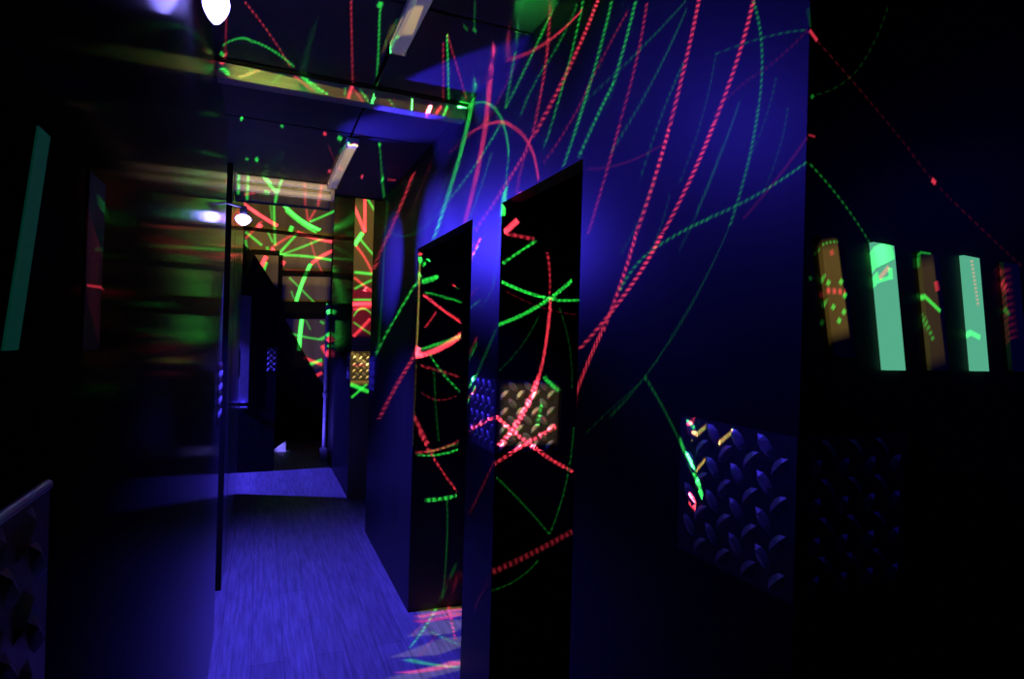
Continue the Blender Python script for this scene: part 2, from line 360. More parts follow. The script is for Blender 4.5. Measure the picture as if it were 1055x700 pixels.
# sloped barricade standing in the corridor with a guard, a lit board and an uplight on it
bm = new_bm()
add_prism(bm, [(-2.19, 0), (-2.19, HEAD), (-.20, HEAD), (-.085, .86+EYE), (.14, .515+EYE), (.172, .47+EYE), (.172, 0)], 7.15, 7.45)  # slope of the top puts a shadow edge into the shape
tag(obj('barricade', bm, 'black'), 'black barricade with its top sloped along a shadow edge closing off the left of the corridor', 'barricade')
corner_guard('small blue and grey checker plate guard on the sloped black barricade', (.172, 7.15),
             [('front_leaf', (-1,0,0), (0,-1,0), .10, 0), ('side_leaf', (0,1,0), (1,0,0), W_, 1)])
t = thing('wall_board', 'narrow bluish board lit from below on the black barricade', 'board', (-.145, 7.15, EYE-.74))
bm = new_bm(); add_box(bm, -.055, .042, -.014, 0, 0, 1.16); obj('panel', bm, 'post', t, bevel=.003)
t = thing('uplight', 'small blue uplight bar under the narrow board on the barricade', 'lamp', (-.145, 7.15, EYE-.80))
bm = new_bm(); add_box(bm, -.05, .04, -.05, 0, -.012, .012); obj('lamp_housing', bm, 'steel', t, bevel=.003)
bm = new_bm(); add_box(bm, -.042, .032, -.042, -.02, .012, .018); obj('lens', bm, 'lens_small', t)

t = thing('corner_post', 'tall pale post lit blue at the far end of the right wall', 'post', (.752, 7.655, 0))
bm = new_bm(); add_cyl(bm, (0, 0, .11), (0, 0, EYE+.40), .026, None, 20); obj('pole', bm, 'post', t)
bm = new_bm(); add_cyl(bm, (0, 0, .76), (0, 0, .82), .034, None, 20); obj('collar', bm, 'post', t, bevel=.004)
bm = new_bm(); add_prism(bm, [(-.035,0),(.03,0),(.03,.15),(-.045,.15),(-.05,.12)], -.03, .03); obj('foot', bm, 'white', t, bevel=.004)
bm = new_bm(); add_prism(bm, [(-.10, 0), (.065, 0), (.065, .125)], 0, .05)  # white block added in place of a triangle of light on the floor
o = tag(obj('lit_floor_wedge', bm, 'white'), 'white triangular wedge put in for a lit patch of floor beyond the sloped barricade', 'wedge'); o.location = (.277, 8.35, 0)

# ------------------------------------------------------------------ laser projectors, some of them added
# Each beam is a curve in the projector's own angles (across = dx/dy, up = dz/dy):
# colour, unit, tilt, centre along, half length, curve c2 c1 c0, half width, edge, intensity, bead frequency
BEAMS = [
('R',4,-1.85466,-0.06028,0.121,-0.4205,0.00322,0.56576,0.006074,1.35,105.6,498.3),
('R',4,-2.04128,0.04419,0.08846,-0.6972,0.00229,0.56660,0.006583,1.35,173.3,628.7),
('R',4,-2.46499,-0.03448,0.07546,-2.638,0.01429,0.58038,0.007468,1.35,352.2,881.9),
('R',1,-2.17698,-0.02142,0.2417,-0.2483,0.00817,1.52317,0.0379,1.35,44.58,252.9),
('R',1,-2.50774,-0.14283,0.139,-0.8059,0.00046,1.51352,0.0343,1.35,88.92,363.3),
('R',1,-2.71947,-0.21860,0.1002,-2.073,0.05110,1.48561,0.02974,1.35,172.1,485.9),
('R',1,-3.10575,-0.60797,0.05352,3.508,0.01034,1.30277,0.02418,1.35,285.3,562.6),
('R',1,-1.96977,0.07151,0.1845,-0.6149,-0.00473,0.96755,0.01698,1.35,23.42,307.9),
('R',1,-2.16184,0.19594,0.1254,-0.2814,0.00192,0.98280,0.01647,1.35,47.69,421.4),
('R',1,-2.43677,-0.32719,0.1501,-0.7597,0.02985,0.46122,0.01464,1.35,158.9,550.4),
('R',1,-2.05445,0.00810,0.008279,0,-0.26091,0.47340,0.009014,1.35,194.5,0),
('R',1,-2.82669,-0.25351,0.06574,-0.9222,-0.01102,0.35950,0.01099,1.35,257.1,811.9),
('R',1,-1.86072,0.16248,0.04113,2.425,0.02747,0.45724,0.007704,1.35,88.54,551),
('R',1,-0.79315,0.27686,0.07526,-2.379,-0.00974,0.18617,0.00406,1.35,313.8,0),
('R',1,-1.26866,0.36170,0.1279,-0.7933,-0.00245,0.32707,0.004137,1.35,160.8,0),
('G',1,-0.04563,0.25579,0.01587,-25.94,-0.03143,0.05808,0.005717,1.35,441,0),
('G',1,-0.89931,0.17674,0.03737,-3.361,-0.02174,0.24348,0.002654,1.35,281,0),
('G',1,-1.34113,0.18091,0.0895,-0.9875,0.00034,0.31542,0.003165,1.35,183.9,0),
('G',1,-1.63541,0.22958,0.05998,0.1599,0.00117,0.37219,0.004185,1.35,135.9,388.4),
('G',1,-1.67140,0.26518,0.0286,0,0.00000,0.38073,0.008703,1.35,490.5,0),
('G',1,-1.66499,0.36510,0.06188,-0.5333,0.00264,0.37931,0.003551,1.35,44.45,487.3),
('G',1,-2.32430,0.12911,0.02279,-28.57,0.14427,0.57434,0.005998,1.35,58.3,906.8),
('G',1,-1.82738,-0.02557,0.09808,-0.6388,-0.00250,0.25851,0.006613,1.35,1161,948.9),
('G',1,-1.97115,0.06115,0.02563,-1.365,0.00286,0.26156,0.006447,1.35,1604,527.7),
('R',1,-1.72122,0.03756,0.1517,-0.504,-0.00104,0.30853,0.007856,1.35,850.7,1083),
('R',1,-2.00581,-0.03624,0.06954,-1.07,-0.01545,0.15215,0.005458,1.35,3125,772.3),
('R',1,-2.05101,0.02690,0.00391,0,0.00000,0.14953,0.008453,1.35,3125,0),
('G',1,-1.92754,-0.05422,0.1742,-0.3499,-0.00738,0.54930,0.00853,1.35,61.82,402),
('G',1,-1.97786,-0.09528,0.1132,-0.5031,-0.00202,0.69257,0.01268,1.35,54.06,409.6),
('G',1,-2.12159,0.01068,0.0912,-0.421,-0.00433,0.68520,0.01249,1.35,82.12,516.6),
('G',1,-2.06157,-0.10837,0.1216,-0.3905,0.00508,0.84312,0.01588,1.35,38.43,382.5),
('G',1,-2.62720,-0.35207,0.08565,0.6945,-0.01088,0.70926,0.01557,1.35,63.09,520.9),
('R',1,-2.65704,-0.51076,0.1092,0.4882,-0.00192,0.54071,0.01308,1.35,19.35,381.4),
('R',1,-2.83150,-0.41172,0.0786,-2.343,-0.01407,0.48256,0.01102,1.35,34.9,501.2),
('G',4,-1.51615,0.15201,0.137,-0.6029,0.00392,0.59895,0.003799,1.35,22.7,421.1),
('G',4,-1.77533,0.24947,0.1209,-0.5006,0.00205,0.64966,0.004825,1.35,28.25,551.9),
('G',1,2.48000,-2.76432,0.5012,-0.1285,0.00396,1.02853,0.017,1.35,7.865,119.7),
('G',1,2.28738,-2.09789,0.3144,-0.1536,0.00074,0.56071,0.007316,1.35,16.17,143.5),
('G',4,2.75673,-0.74456,0.1043,-0.9319,-0.00180,0.21439,0.005493,1.35,24.12,507),
('G',4,2.74519,-0.58963,0.05294,1.481,-0.01849,0.19341,0.004916,1.35,47.48,605.7),
('G',4,-2.55399,-0.10685,0.02576,12.03,0.03518,0.54866,0.00614,1.35,70.17,881.3),
('G',1,-2.99980,-0.89131,0.2663,-0.5112,0.01571,0.78794,0.01751,1.35,6.79,282.1),
('G',1,2.84407,-1.01514,0.334,-0.125,0.00076,0.15003,0.0106,1.35,5.41,195.5),
('G',1,-2.69894,-0.57088,0.1825,0.872,-0.00754,1.26264,0.02322,1.35,4.847,275.7),
('G',1,2.94565,-2.11518,0.3443,-0.2145,0.00687,1.61585,0.03454,1.35,5.618,138.5),
('G',1,-2.56771,-0.48150,0.2476,-1.347,0.00126,1.97271,0.031,1.35,2.649,222.9),
('R',4,-2.68071,-0.36567,0.07231,-1.247,0.00216,0.71670,0.007726,1.35,4.428,0),
('R',4,-2.99571,-0.61814,0.05375,-2.501,0.02009,0.26478,0.006885,1.35,3.808,594.4),
('R',4,-2.90612,-0.49954,0.03952,5.781,0.01623,0.29881,0.006608,1.35,5.414,681.9),
('R',1,-0.80947,1.20976,0.3656,0.163,0.00356,0.03055,0.005384,1.35,4.459,0),
('G',4,2.61437,-0.57906,0.1028,0.7779,0.00686,-0.22576,0.003978,1.35,6.422,327.4),
('G',1,-3.07109,-0.42914,0.06986,-1.305,0.01396,-0.06095,0.01631,1.35,120.9,804.5),
('R',1,-0.31326,0.42982,0.1258,1.689,0.00339,0.14873,0.006866,1.35,111.1,0),
('R',1,-1.69793,-0.00090,0.1693,-0.4864,-0.00409,0.46132,0.00709,1.35,138.7,428.7),
('G',1,-2.29930,-0.29712,0.1075,-0.2888,0.02170,0.30096,0.008,1.35,139.7,729.6),
('G',1,-1.75152,-0.09237,0.08704,0.1749,0.00108,0.35314,0.005431,1.35,161.5,489.5),
('G',1,-2.43546,-0.37989,0.06788,-1.876,0.02217,0.35073,0.008156,1.35,35.79,541.2),
('G',1,-2.39160,-0.24724,0.04946,3.795,0.01932,0.34687,0.00735,1.35,60.14,644.1),
('G',1,-2.73544,-0.21423,0.06248,-3.057,-0.04599,0.22108,0.007158,1.35,254,892.6),
('G',1,-2.03954,0.03213,0.05762,-1.313,0.02646,0.35125,0.005339,1.35,84.6,621.4),
('R',1,-2.29759,-0.22490,0.04358,0.2624,0.01787,0.25883,0.006138,1.35,57.47,698.6),
('R',1,2.95015,-0.27316,0.04232,-1.621,-0.00530,-0.02092,0.004799,1.35,114.7,710.4),
('G',1,2.78945,-0.22954,0.02399,-10.66,0.00223,0.05308,0.004138,1.35,98.82,0),
('G',1,2.12660,-0.15537,0.03578,-2.965,-0.01404,-0.08553,0.00159,1.35,202.7,0),
('G',1,-2.61014,-0.00857,0.03645,2.865,0.07859,0.28810,0.006236,1.35,3125,968.6),
('R',1,-2.66658,0.03916,0.02828,4.878,0.01585,0.41668,0.009693,1.35,3125,1383),
('R',1,-3.03782,-0.21841,0.02731,-3.228,-0.00004,0.99165,0.01079,1.35,138.6,984.4),
('R',1,2.68963,-0.83721,0.01909,3.531e-12,0.00000,0.97591,0.007689,1.35,90.08,799.1),
('R',1,2.13337,-0.84885,0.05209,0.1684,-0.00098,0.16082,0.002996,1.35,831.8,283.4),
('G',1,-2.44630,0.15583,0.02647,0.1239,0.00002,0.68965,0.009326,1.35,68.26,981.9),
('G',1,-2.16086,0.37525,0.006039,0,0.00000,0.60313,0.01118,1.35,908.5,0),
('R',1,-1.77118,1.17768,0.04085,0,-0.00000,0.85563,0.008831,1.35,18.16,339.9),
('G',1,2.19202,-1.85877,0.2695,0.04163,0.00134,0.35897,0.004031,1.35,8.296,118.7),
('G',1,-1.25032,2.66977,0.5002,-0.01666,-0.00033,0.30683,0.005455,1.35,31.14,76.41),
('G',1,-1.59152,0.05266,0.09715,0.009786,-0.00018,0.13518,0.001826,1.35,310.6,0),
('G',1,-1.61414,0.20796,0.06125,-0.3143,0.00141,0.13973,0.001883,1.35,367.7,0),
('R',1,-2.09742,-0.04304,0.06036,-1.333,0.00300,0.17840,0.003455,1.35,124.6,690.8),
('G',1,-2.15890,-0.01936,0.05159,-2.068,0.00408,0.23686,0.003927,1.35,77.47,685.4),
('R',1,2.41680,-0.55899,0.0379,-1.436,-0.00646,-0.01964,0.00306,1.35,11.27,232.6),
('G',1,-2.13959,-0.05511,0.06363,-3.586,0.00936,0.85142,0.009852,1.35,3.417,323.2),
('G',1,-2.89649,-0.68237,0.0829,-5.955,-0.03362,1.66156,0.0227,1.35,4.372,312.9),
('G',1,2.90996,-1.90644,0.2739,-0.6054,-0.00652,1.54394,0.02566,1.35,3.373,167.4),
('G',4,-1.89092,0.09246,0.08478,-1.039,0.00262,0.68097,0.004089,1.35,3.651,440.3),
('G',4,-1.82652,0.21957,0.07909,-1.207,0.00335,0.72931,0.004071,1.35,3.476,413.1),
('G',1,-3.07031,-0.82522,0.1096,-2.523,-0.01354,1.23145,0.01728,1.35,4.606,321.4),
('G',1,-1.27681,3.41596,0.2365,0.02983,-0.00137,0.38636,0.008309,1.35,62.56,0),
('G',1,-1.26853,3.70212,0.1752,0,0.00000,0.35814,0.01026,1.35,334.3,0),
('G',1,-1.29252,3.94571,0.07812,0,-0.00000,0.45105,0.009915,1.35,79.78,0),
('G',1,-1.27242,4.17403,0.1521,0,0.00000,0.36652,0.01114,1.35,309.6,0),
('R',1,-1.23539,4.02158,0.1424,0,0.00000,0.16818,0.01204,1.35,385.9,0),
('R',1,-0.90697,3.37733,0.0662,0,0.00000,-0.81923,0.01893,1.35,104.7,164.8),
('G',1,-1.21130,3.45169,0.1593,0,-0.00000,0.22481,0.00949,1.35,31.17,56.05),
('Y',1,-1.05074,3.76401,0.2006,0,0.00000,-0.37416,0.0105,1.35,106.4,103.6),
('Y',1,-1.07136,4.91491,0.3144,0,0.00000,-0.38181,0.01243,1.35,133.3,66.11),
('Y',1,-1.04918,4.02676,0.1237,0,-0.00000,-0.48884,0.009752,1.35,158.2,113.9),
('R',1,-2.37628,-0.02445,0.02745,0,-0.00000,0.51661,0.009206,1.35,490.8,0),
('R',1,-0.08356,0.43016,0.04242,0.3052,0.00019,-0.34505,0.006687,1.35,147.5,330.8),
('G',1,-2.52259,-0.08344,0.05781,-0.0574,0.00049,0.57481,0.005291,1.35,195.9,381.8),
('R',1,-1.47021,0.51741,0.05695,-1.365,-0.00376,0.43966,0.00527,1.35,132.1,409.2),
('R',1,-1.69730,0.57172,0.1041,-0.525,0.00380,0.56284,0.005977,1.35,241,0),
('R',1,-2.12435,0.49146,0.1073,-1.256,0.01887,0.80227,0.008662,1.35,850.8,502.9),
('G',1,-0.25359,0.54871,0.08295,1.006,0.01603,-0.40110,0.006007,1.35,307.7,462.4),
('G',1,0.07797,0.50296,0.03446,0,0.00000,-0.57959,0.005477,1.35,254.3,426.8),
('G',1,-2.58835,-0.09760,0.1238,-0.8197,-0.00417,0.71579,0.006824,1.35,315.8,571.2),
('R',1,-0.58574,0.89719,0.1379,0.4826,-0.00779,-0.52458,0.006675,1.35,541.4,446.5),
('R',1,-2.66164,0.04006,0.09951,0.07173,-0.00510,1.01836,0.006906,1.35,348.9,397.8),
('G',1,-0.68905,0.87535,0.03157,3.854,-0.00060,-0.27175,0.008404,1.35,137.5,568.2),
('G',1,-1.78638,0.72519,0.03199,0,0.00000,0.64028,0.007478,1.35,67.94,493.2),
('R',1,-2.79492,-0.02466,0.1234,-0.2371,-0.00246,1.29391,0.01005,1.35,123.4,398.7),
('G',1,-0.79872,1.07883,0.114,-0.2363,-0.00149,-0.44381,0.003961,1.35,46.47,374),
('G',1,-1.78313,0.88511,0.1459,-0.6967,-0.00750,0.75985,0.004695,1.35,33.43,350.8),
('G',1,-2.70105,0.16266,0.07508,-2.532,0.01274,1.33061,0.004342,1.35,36.93,362),
('G',1,-1.34476,0.76898,0.1132,-1.03,-0.01683,0.39185,0.003835,1.35,11.59,301.6),
('G',1,-2.21907,0.27653,0.09201,-1.218,0.00857,0.73027,0.003508,1.35,10.78,304.2),
('R',1,-0.23716,0.58827,0.1133,0.9763,-0.00264,-0.43582,0.003412,1.35,15.07,282.9),
('R',1,-2.58662,-0.02938,0.06042,-2.355,-0.00160,0.43483,0.007092,1.35,2812,754.9),
('R',1,3.08280,-0.21390,0.006703,0,-0.00000,0.36705,0.007413,1.35,2777,0),
('R',1,-2.14078,0.20873,0.007279,0,0.00000,0.35715,0.0086,1.35,2621,0),
('G',1,-2.80238,-0.11883,0.0536,-0.4748,0.01295,0.41171,0.004323,1.35,552.2,742.8),
('R',1,-0.57445,0.35672,0.05447,0.7747,-0.00093,-0.10637,0.004389,1.35,405.4,0),
('G',1,-0.21323,0.29186,0.04513,-0.4584,-0.00131,-0.19823,0.003795,1.35,197.3,597.3),
('G',1,0.37518,0.11669,0.01894,0,0.00000,-0.28144,0.006339,1.35,686.9,598),
('R',1,-0.28225,0.35145,0.05348,-0.3444,-0.00349,-0.32897,0.003748,1.35,223.6,491.9),
('G',1,-0.82570,0.48600,0.06704,1.282,0.00591,-0.10285,0.003808,1.35,228.9,496.2),
('G',1,1.20482,-0.10140,0.006684,0,0.00000,-0.24059,0.006343,1.35,564.2,0),
('R',1,1.13827,-0.07410,0.004621,0,-0.00000,-0.24187,0.00421,1.35,443.2,0),
('G',1,0.68787,0.01036,0.005196,0,-0.00000,-0.28307,0.006271,1.35,573.8,0),
('Y',1,-1.57826,0.27325,0.08577,-0.05426,0.00031,0.18985,0.002691,1.35,119.5,0),
('Y',1,-1.58858,0.47588,0.08859,-0.04773,0.00020,0.19390,0.002688,1.35,33.3,390.5),
('R',1,-1.10114,0.56544,0.03547,0.5336,0.01348,-0.06401,0.005258,1.35,573.8,432.4),
('R',1,-0.97035,0.64665,0.09086,0.5611,0.00532,-0.14708,0.003705,1.35,471.9,486.8),
('R',1,0.24618,0.09876,0.05613,2.671,0.00801,-0.61777,0.004351,1.35,441.3,510.6),
('G',1,0.12190,0.17419,0.0533,2.759,0.01019,-0.61284,0.00381,1.35,449,606.8),
('G',1,0.19797,0.13951,0.04327,-1.719e-13,-0.00000,-0.61219,0.003297,1.35,227.1,598.8),
('G',1,0.09857,0.18694,0.04371,1.762,0.00404,-0.70316,0.005476,1.35,762.8,500.5),
('G',1,-1.59580,0.78055,0.105,-0.3498,0.00613,0.28260,0.002819,1.35,107.5,438.5),
('R',1,0.97617,-0.13109,0.02144,0,-0.00000,-0.34846,0.00324,1.35,167.6,0),
('R',1,-0.08649,0.27477,0.03926,8.128,-0.03591,-0.45025,0.003215,1.35,78.83,526.8),
('G',1,-1.47388,0.50336,0.07707,0.2368,-0.00058,0.18271,0.0033,1.35,41.43,437.8),
('G',1,-0.92922,0.26970,0.003591,0,0.00000,0.04489,0.006603,1.35,258.5,0),
('G',3,-2.04024,2.54479,0.7191,-0.02565,0.00186,0.55546,0.01215,1.35,36.87,54.77),
('R',3,0.16668,-0.83675,0.1269,-0.1859,-0.00298,-2.11182,0.05922,1.35,77.02,229.8),
('R',3,0.17825,-0.91659,0.1335,1.723,0.02123,-2.23587,0.06353,1.35,74.7,221.5),
('R',3,-1.84507,2.56398,0.6293,0.001035,0.00006,0.19745,0.01125,1.35,50.13,43.08),
('G',3,-1.51967,4.11315,0.542,0.1188,0.00006,-1.41684,0.05092,1.35,40.59,78.46),
('R',3,0.11643,-1.76196,0.2571,2.209,0.06245,-4.31559,0.2176,1.35,69.54,145.6),
('G',3,-1.63598,3.08416,0.3417,0.01271,0.00013,-0.51344,0.0201,1.35,18.81,57.31),
('R',3,-2.04349,3.30678,0.4676,0,0.00000,0.66719,0.01373,1.35,14.47,41.13),
('R',3,0.30409,-0.93058,0.06193,0,0.00000,-1.77045,0.03759,1.35,20.09,228.9),
('R',3,1.06564,-2.57072,0.2113,0,0.00000,-0.61263,0.01116,1.35,12.71,57.13),
('Y',3,-0.37509,0.38296,0.1281,0,-0.00000,-2.24508,0.1393,6,5.257,0),
('Y',3,-0.59737,0.98280,0.1548,0,0.00000,-2.52959,0.2469,6,4.954,0),
('Y',3,-0.87779,2.02846,0.2148,0,0.00000,-2.78971,0.3836,6,4.699,0),
('Y',3,-1.13537,3.68266,0.3551,0,-0.00000,-3.15060,0.6285,6,4.519,0),
('Y',1,-0.02152,0.46306,0.0923,0,-0.00000,-0.83575,0.08401,6,3.647,0),
('G',1,-0.55512,-0.08914,0.04288,1.143,0.00414,-0.01146,0.004518,1.35,35.85,689.6),
('G',1,-0.65180,-0.08422,0.03231,0,-0.00000,-0.02438,0.003384,1.35,19.25,688),
('R',1,-0.57017,-0.09569,0.02323,0,0.00000,-0.02378,0.004496,1.35,21.35,865.9),
('R',1,-1.83421,-0.03001,0.01594,0,-0.00000,-0.00715,0.004607,1.35,20.05,0),
('R',1,-0.86227,-0.01064,0.01793,0,-0.00000,0.03130,0.003503,1.35,8.123,0),
('G',1,-1.85639,-0.04288,0.01868,0,-0.00000,0.04110,0.004205,1.35,65.42,0),
('G',1,-0.89150,-0.00292,0.01536,0,-0.00000,0.04252,0.003521,1.35,13.73,647),
('G',1,-0.97664,0.02028,0.02188,0,-0.00000,0.08734,0.003592,1.35,13.86,630.5),
('G',1,-1.63895,-0.02814,0.01057,0,0.00000,-0.01163,0.003135,1.35,13.71,597.3),
('G',1,-2.22471,0.06392,0.01477,0,-0.00000,-0.13549,0.002788,1.35,11.05,0),
('G',1,-1.58240,-0.03350,0.01183,0,0.00000,-0.19686,0.002821,1.35,8.6,0),
('G',1,-0.57550,-0.21748,0.009565,0,-0.00000,-0.10781,0.006352,1.35,19.69,0),
('R',1,0.69433,-0.16283,0.005001,0,-0.00000,0.19219,0.004541,1.35,23.08,0),
('R',1,-2.15137,-0.12805,0.0149,0,0.00000,0.15008,0.004956,1.35,22.28,0),
('G',1,-1.90336,-0.09225,0.01623,0,0.00000,0.19274,0.00457,1.35,22.5,0),
('R',1,-1.09786,0.00765,0.01979,0,0.00000,0.08650,0.003553,1.35,5.051,521.1),
('Y',1,-2.60171,0.15320,0.02274,0,-0.00000,-0.12873,0.00381,1.35,11.34,0),
('G',1,-0.04975,-0.15228,0.09104,0,0.00000,0.01858,0.01623,6,3.439,0),
('Y',1,-0.05031,-0.16979,0.07354,0,0.00000,0.01845,0.01615,6,4.798,0),
('Y',1,-0.03908,-0.02586,0.07017,0,0.00000,0.01953,0.01579,6,1.936,0),
('Y',1,0.00109,0.13974,0.09468,0,0.00000,0.01773,0.01537,6,0.8361,0),
('R',4,-0.34345,-0.22884,0.05612,-0.4299,-0.00205,0.12346,0.001095,1.35,261.1,777.7),
('G',4,0.20272,-0.16898,0.01919,-11.13,-0.02374,0.22475,0.001389,1.35,538,1428),
('G',4,-0.16317,-0.18184,0.03706,-1.276,0.00128,0.15437,0.001171,1.35,554.7,1072),
('R',4,-0.79206,-0.17764,0.04122,0.05688,0.00008,0.10425,0.002103,1.35,249.3,1093),
('G',4,-0.88083,-0.15690,0.03645,-0.2884,0.00007,0.12266,0.002324,1.35,319.3,1380),
('G',4,1.44218,0.22455,0.002394,0,0.00000,0.06116,0.006074,1.35,285.8,0),
('G',4,-0.80427,-0.05571,0.03465,-0.3085,0.00078,0.22336,0.002061,1.35,497.5,1252),
('R',4,-0.83814,-0.06413,0.03068,0,-0.00000,0.21459,0.0021,1.35,216.3,1075),
('R',4,-0.53705,0.01758,0.0446,-0.1622,-0.00039,0.23958,0.001637,1.35,226.4,812.7),
('R',4,-0.83841,-0.30020,0.02361,0,0.00000,-0.04648,0.001598,1.35,103.5,0),
('R',4,0.42895,-0.12641,0.002077,0,-0.00000,0.24840,0.002426,1.35,542.7,0),
('G',4,-0.26720,-0.26056,0.003859,0,0.00000,0.10865,0.001644,1.35,541.6,0),
('G',4,-0.84545,-0.09221,0.01514,0,-0.00000,0.25852,0.001857,1.35,22.77,0),
('G',4,-0.23531,0.08579,0.004925,0,0.00000,0.25546,0.001709,1.35,91.32,0),
('G',4,-0.23617,0.06805,0.006096,0,0.00000,0.25151,0.001695,1.35,35.54,0),
('G',4,-0.73006,-0.02490,0.01898,0,0.00000,0.13727,0.001735,1.35,600.5,1052),
('G',4,-0.57278,0.01477,0.002395,0,-0.00000,0.13673,0.002466,1.35,2724,0),
('R',4,0.00702,0.10239,0.007364,0,-0.00000,0.10667,0.001076,1.35,817.2,0),
('G',4,-0.66433,0.01416,0.007458,0,0.00000,0.13678,0.002165,1.35,681.9,0),
('G',4,-0.36500,-0.19427,0.002353,0,0.00000,0.06937,0.001731,1.35,1427,0),
('G',4,-0.18421,-0.12010,0.00269,0,0.00000,0.11332,0.0013,1.35,1108,0),
('R',4,-0.18110,-0.05450,0.00281,0,-0.00000,0.12476,0.001679,1.35,1428,0),
('G',4,-0.20308,-0.03228,0.003928,0,-0.00000,0.12721,0.002053,1.35,1305,0),
('G',4,-0.27447,-0.13662,0.002994,0,0.00000,0.07515,0.001616,1.35,2564,0),
('G',4,-0.19243,-0.14307,0.002604,0,-0.00000,0.08304,0.001242,1.35,1546,0),
('R',4,-0.08036,-0.00893,0.002483,0,-0.00000,0.10753,0.001654,1.35,2620,0),
('R',4,-0.26535,0.02264,0.002201,0,-0.00000,0.11715,0.001771,1.35,2689,0),
('G',4,-0.26001,0.02384,0.002238,0,0.00000,0.14176,0.001464,1.35,1162,0),
('R',4,-0.45314,-0.05896,0.0126,0,0.00000,0.10422,0.001027,1.35,169.9,0),
('R',4,-1.48647,-0.11934,0.001651,0,0.00000,0.02624,0.003373,1.35,375.5,0),
('G',4,-1.90597,-0.11706,0.001787,0,-0.00000,-0.03600,0.004174,1.35,329.3,0),
('R',4,-0.17080,-0.00952,0.005756,0,-0.00000,0.10324,0.0009299,1.35,346.5,0),
('Y',4,-1.47269,-0.10620,0.01395,0,0.00000,0.02254,0.01108,6,163.6,0),
('Y',4,-1.45253,-0.20567,0.01251,0,0.00000,0.04002,0.01692,6,23.56,0),
('G',4,-0.69770,-0.12474,0.008159,0,-0.00000,0.15815,0.001757,1.35,55.25,0),
('G',4,-1.57879,-0.21675,0.006704,0,0.00000,0.00312,0.0027,1.35,30.53,0),
('G',4,-0.86743,-0.12071,0.01809,0,-0.00000,-0.00610,0.004006,1.35,149.2,0),
('G',4,-1.57484,-0.07926,0.02263,0,-0.00000,-0.11435,0.00289,1.35,62.25,0),
('G',4,-1.54443,-0.08666,0.01719,0,0.00000,-0.12493,0.002868,1.35,55.8,0),
('G',4,-1.79897,-0.06180,0.02272,3.728,-0.00761,-0.08624,0.00295,1.35,68.59,0),
('R',4,-1.50708,-0.08100,0.02016,0,0.00000,-0.02463,0.002724,1.35,37.21,0),
('R',4,-1.71344,-0.07717,0.01779,0,0.00000,-0.01776,0.003115,1.35,54.43,0),
('R',4,-0.57049,-0.05223,0.003665,0,0.00000,0.08488,0.005125,1.35,61.39,0),
('R',4,0.29427,-0.08534,0.008612,0,0.00000,0.09861,0.002705,1.35,55.3,0),
('G',4,-0.23290,-0.10137,0.00438,0,-0.00000,0.05198,0.004066,1.35,61.67,0),
('Y',4,-0.00227,-0.05607,0.07953,0,0.00000,0.08573,0.01548,6,25.96,0),
('Y',4,0.02183,-0.05474,0.06503,0,-0.00000,0.06943,0.01081,6,2.704,0),
('G',4,0.52096,-0.02032,0.01203,0,0.00000,0.13913,0.004539,1.35,28.28,0),
('R',4,-0.47591,1.30441,0.009984,0,-0.00000,0.11923,0.01102,1.35,125.7,0),
('R',4,-0.56644,1.26104,0.1162,0.4857,-0.00204,0.23684,0.00665,1.35,3.116,208.1),
('R',4,-0.45151,1.59799,0.202,0.02442,0.00055,0.08250,0.006693,1.35,4.762,175.5),
('G',4,-0.66279,1.02519,0.1502,-0.4401,-0.00990,0.04932,0.005111,1.35,11.52,307.3),
('R',4,-0.65003,0.67656,0.01797,0,-0.00000,0.29951,0.007876,1.35,37.97,0),
('G',4,-0.72400,0.76028,0.004792,0,-0.00000,0.23008,0.008704,1.35,9.798,0),
('G',4,-1.40878,0.23686,0.02729,0,0.00000,0.67495,0.005554,1.35,1.815,0),
('G',4,-0.92723,1.08570,0.006079,0,-0.00000,0.10041,0.006836,1.35,6.733,0),
('R',4,-0.05273,0.74577,0.01221,0,-0.00000,-0.39544,0.004831,1.35,19.37,0),
('R',4,-0.56053,0.93239,0.2139,-0.07198,0.00181,0.23935,0.004462,1.35,2.598,235.1),
('G',4,-2.10034,-0.36434,0.1144,-0.7326,0.01103,0.88916,0.004235,1.35,1.419,219.2),
('G',4,-2.58120,-0.53398,0.09459,-1.301,-0.01098,0.67560,0.003411,1.35,1.227,197.7),
('G',4,0.35712,0.47700,0.04338,-4.051,-0.00711,-0.95094,0.005525,1.35,2.628,460.7),
('R',4,0.00212,0.80775,0.0471,0,-0.00000,-0.85148,0.01096,1.35,6.558,289.9),
('R',4,-1.01639,1.05751,0.007286,0,-0.00000,0.28822,0.01092,1.35,2.767,0),
('G',4,-0.57062,1.08945,0.0065,0,0.00000,-0.26530,0.01102,1.35,4.57,0),
('G',4,-0.56552,1.14952,0.006683,0,-0.00000,-0.24532,0.01123,1.35,4.952,0),
('G',4,-0.58031,1.13501,0.00657,0,0.00000,-0.30321,0.01098,1.35,4.948,0),
('G',4,-0.57989,1.16867,0.00666,0,0.00000,-0.30157,0.01106,1.35,5.189,0),
('G',4,-0.56977,1.18342,0.006751,0,0.00000,-0.26198,0.01124,1.35,5.228,0),
('G',4,-0.57737,1.20813,0.006777,0,-0.00000,-0.29173,0.01118,1.35,5.47,0),
('G',4,-0.58863,1.15895,0.006588,0,-0.00000,-0.33576,0.0109,1.35,5.186,0),
('G',4,-0.58323,1.20861,0.006747,0,0.00000,-0.31465,0.01109,1.35,5.518,0),
('G',4,-0.57147,1.11440,0.006561,0,-0.00000,-0.26862,0.01107,1.35,4.743,0),
('Y',4,-1.35419,1.00148,0.1411,0,0.00000,0.61178,0.03974,6,0.8316,0),
('G',4,-1.17985,1.05969,0.02851,0,0.00000,0.64062,0.05302,1.35,26.42,0),
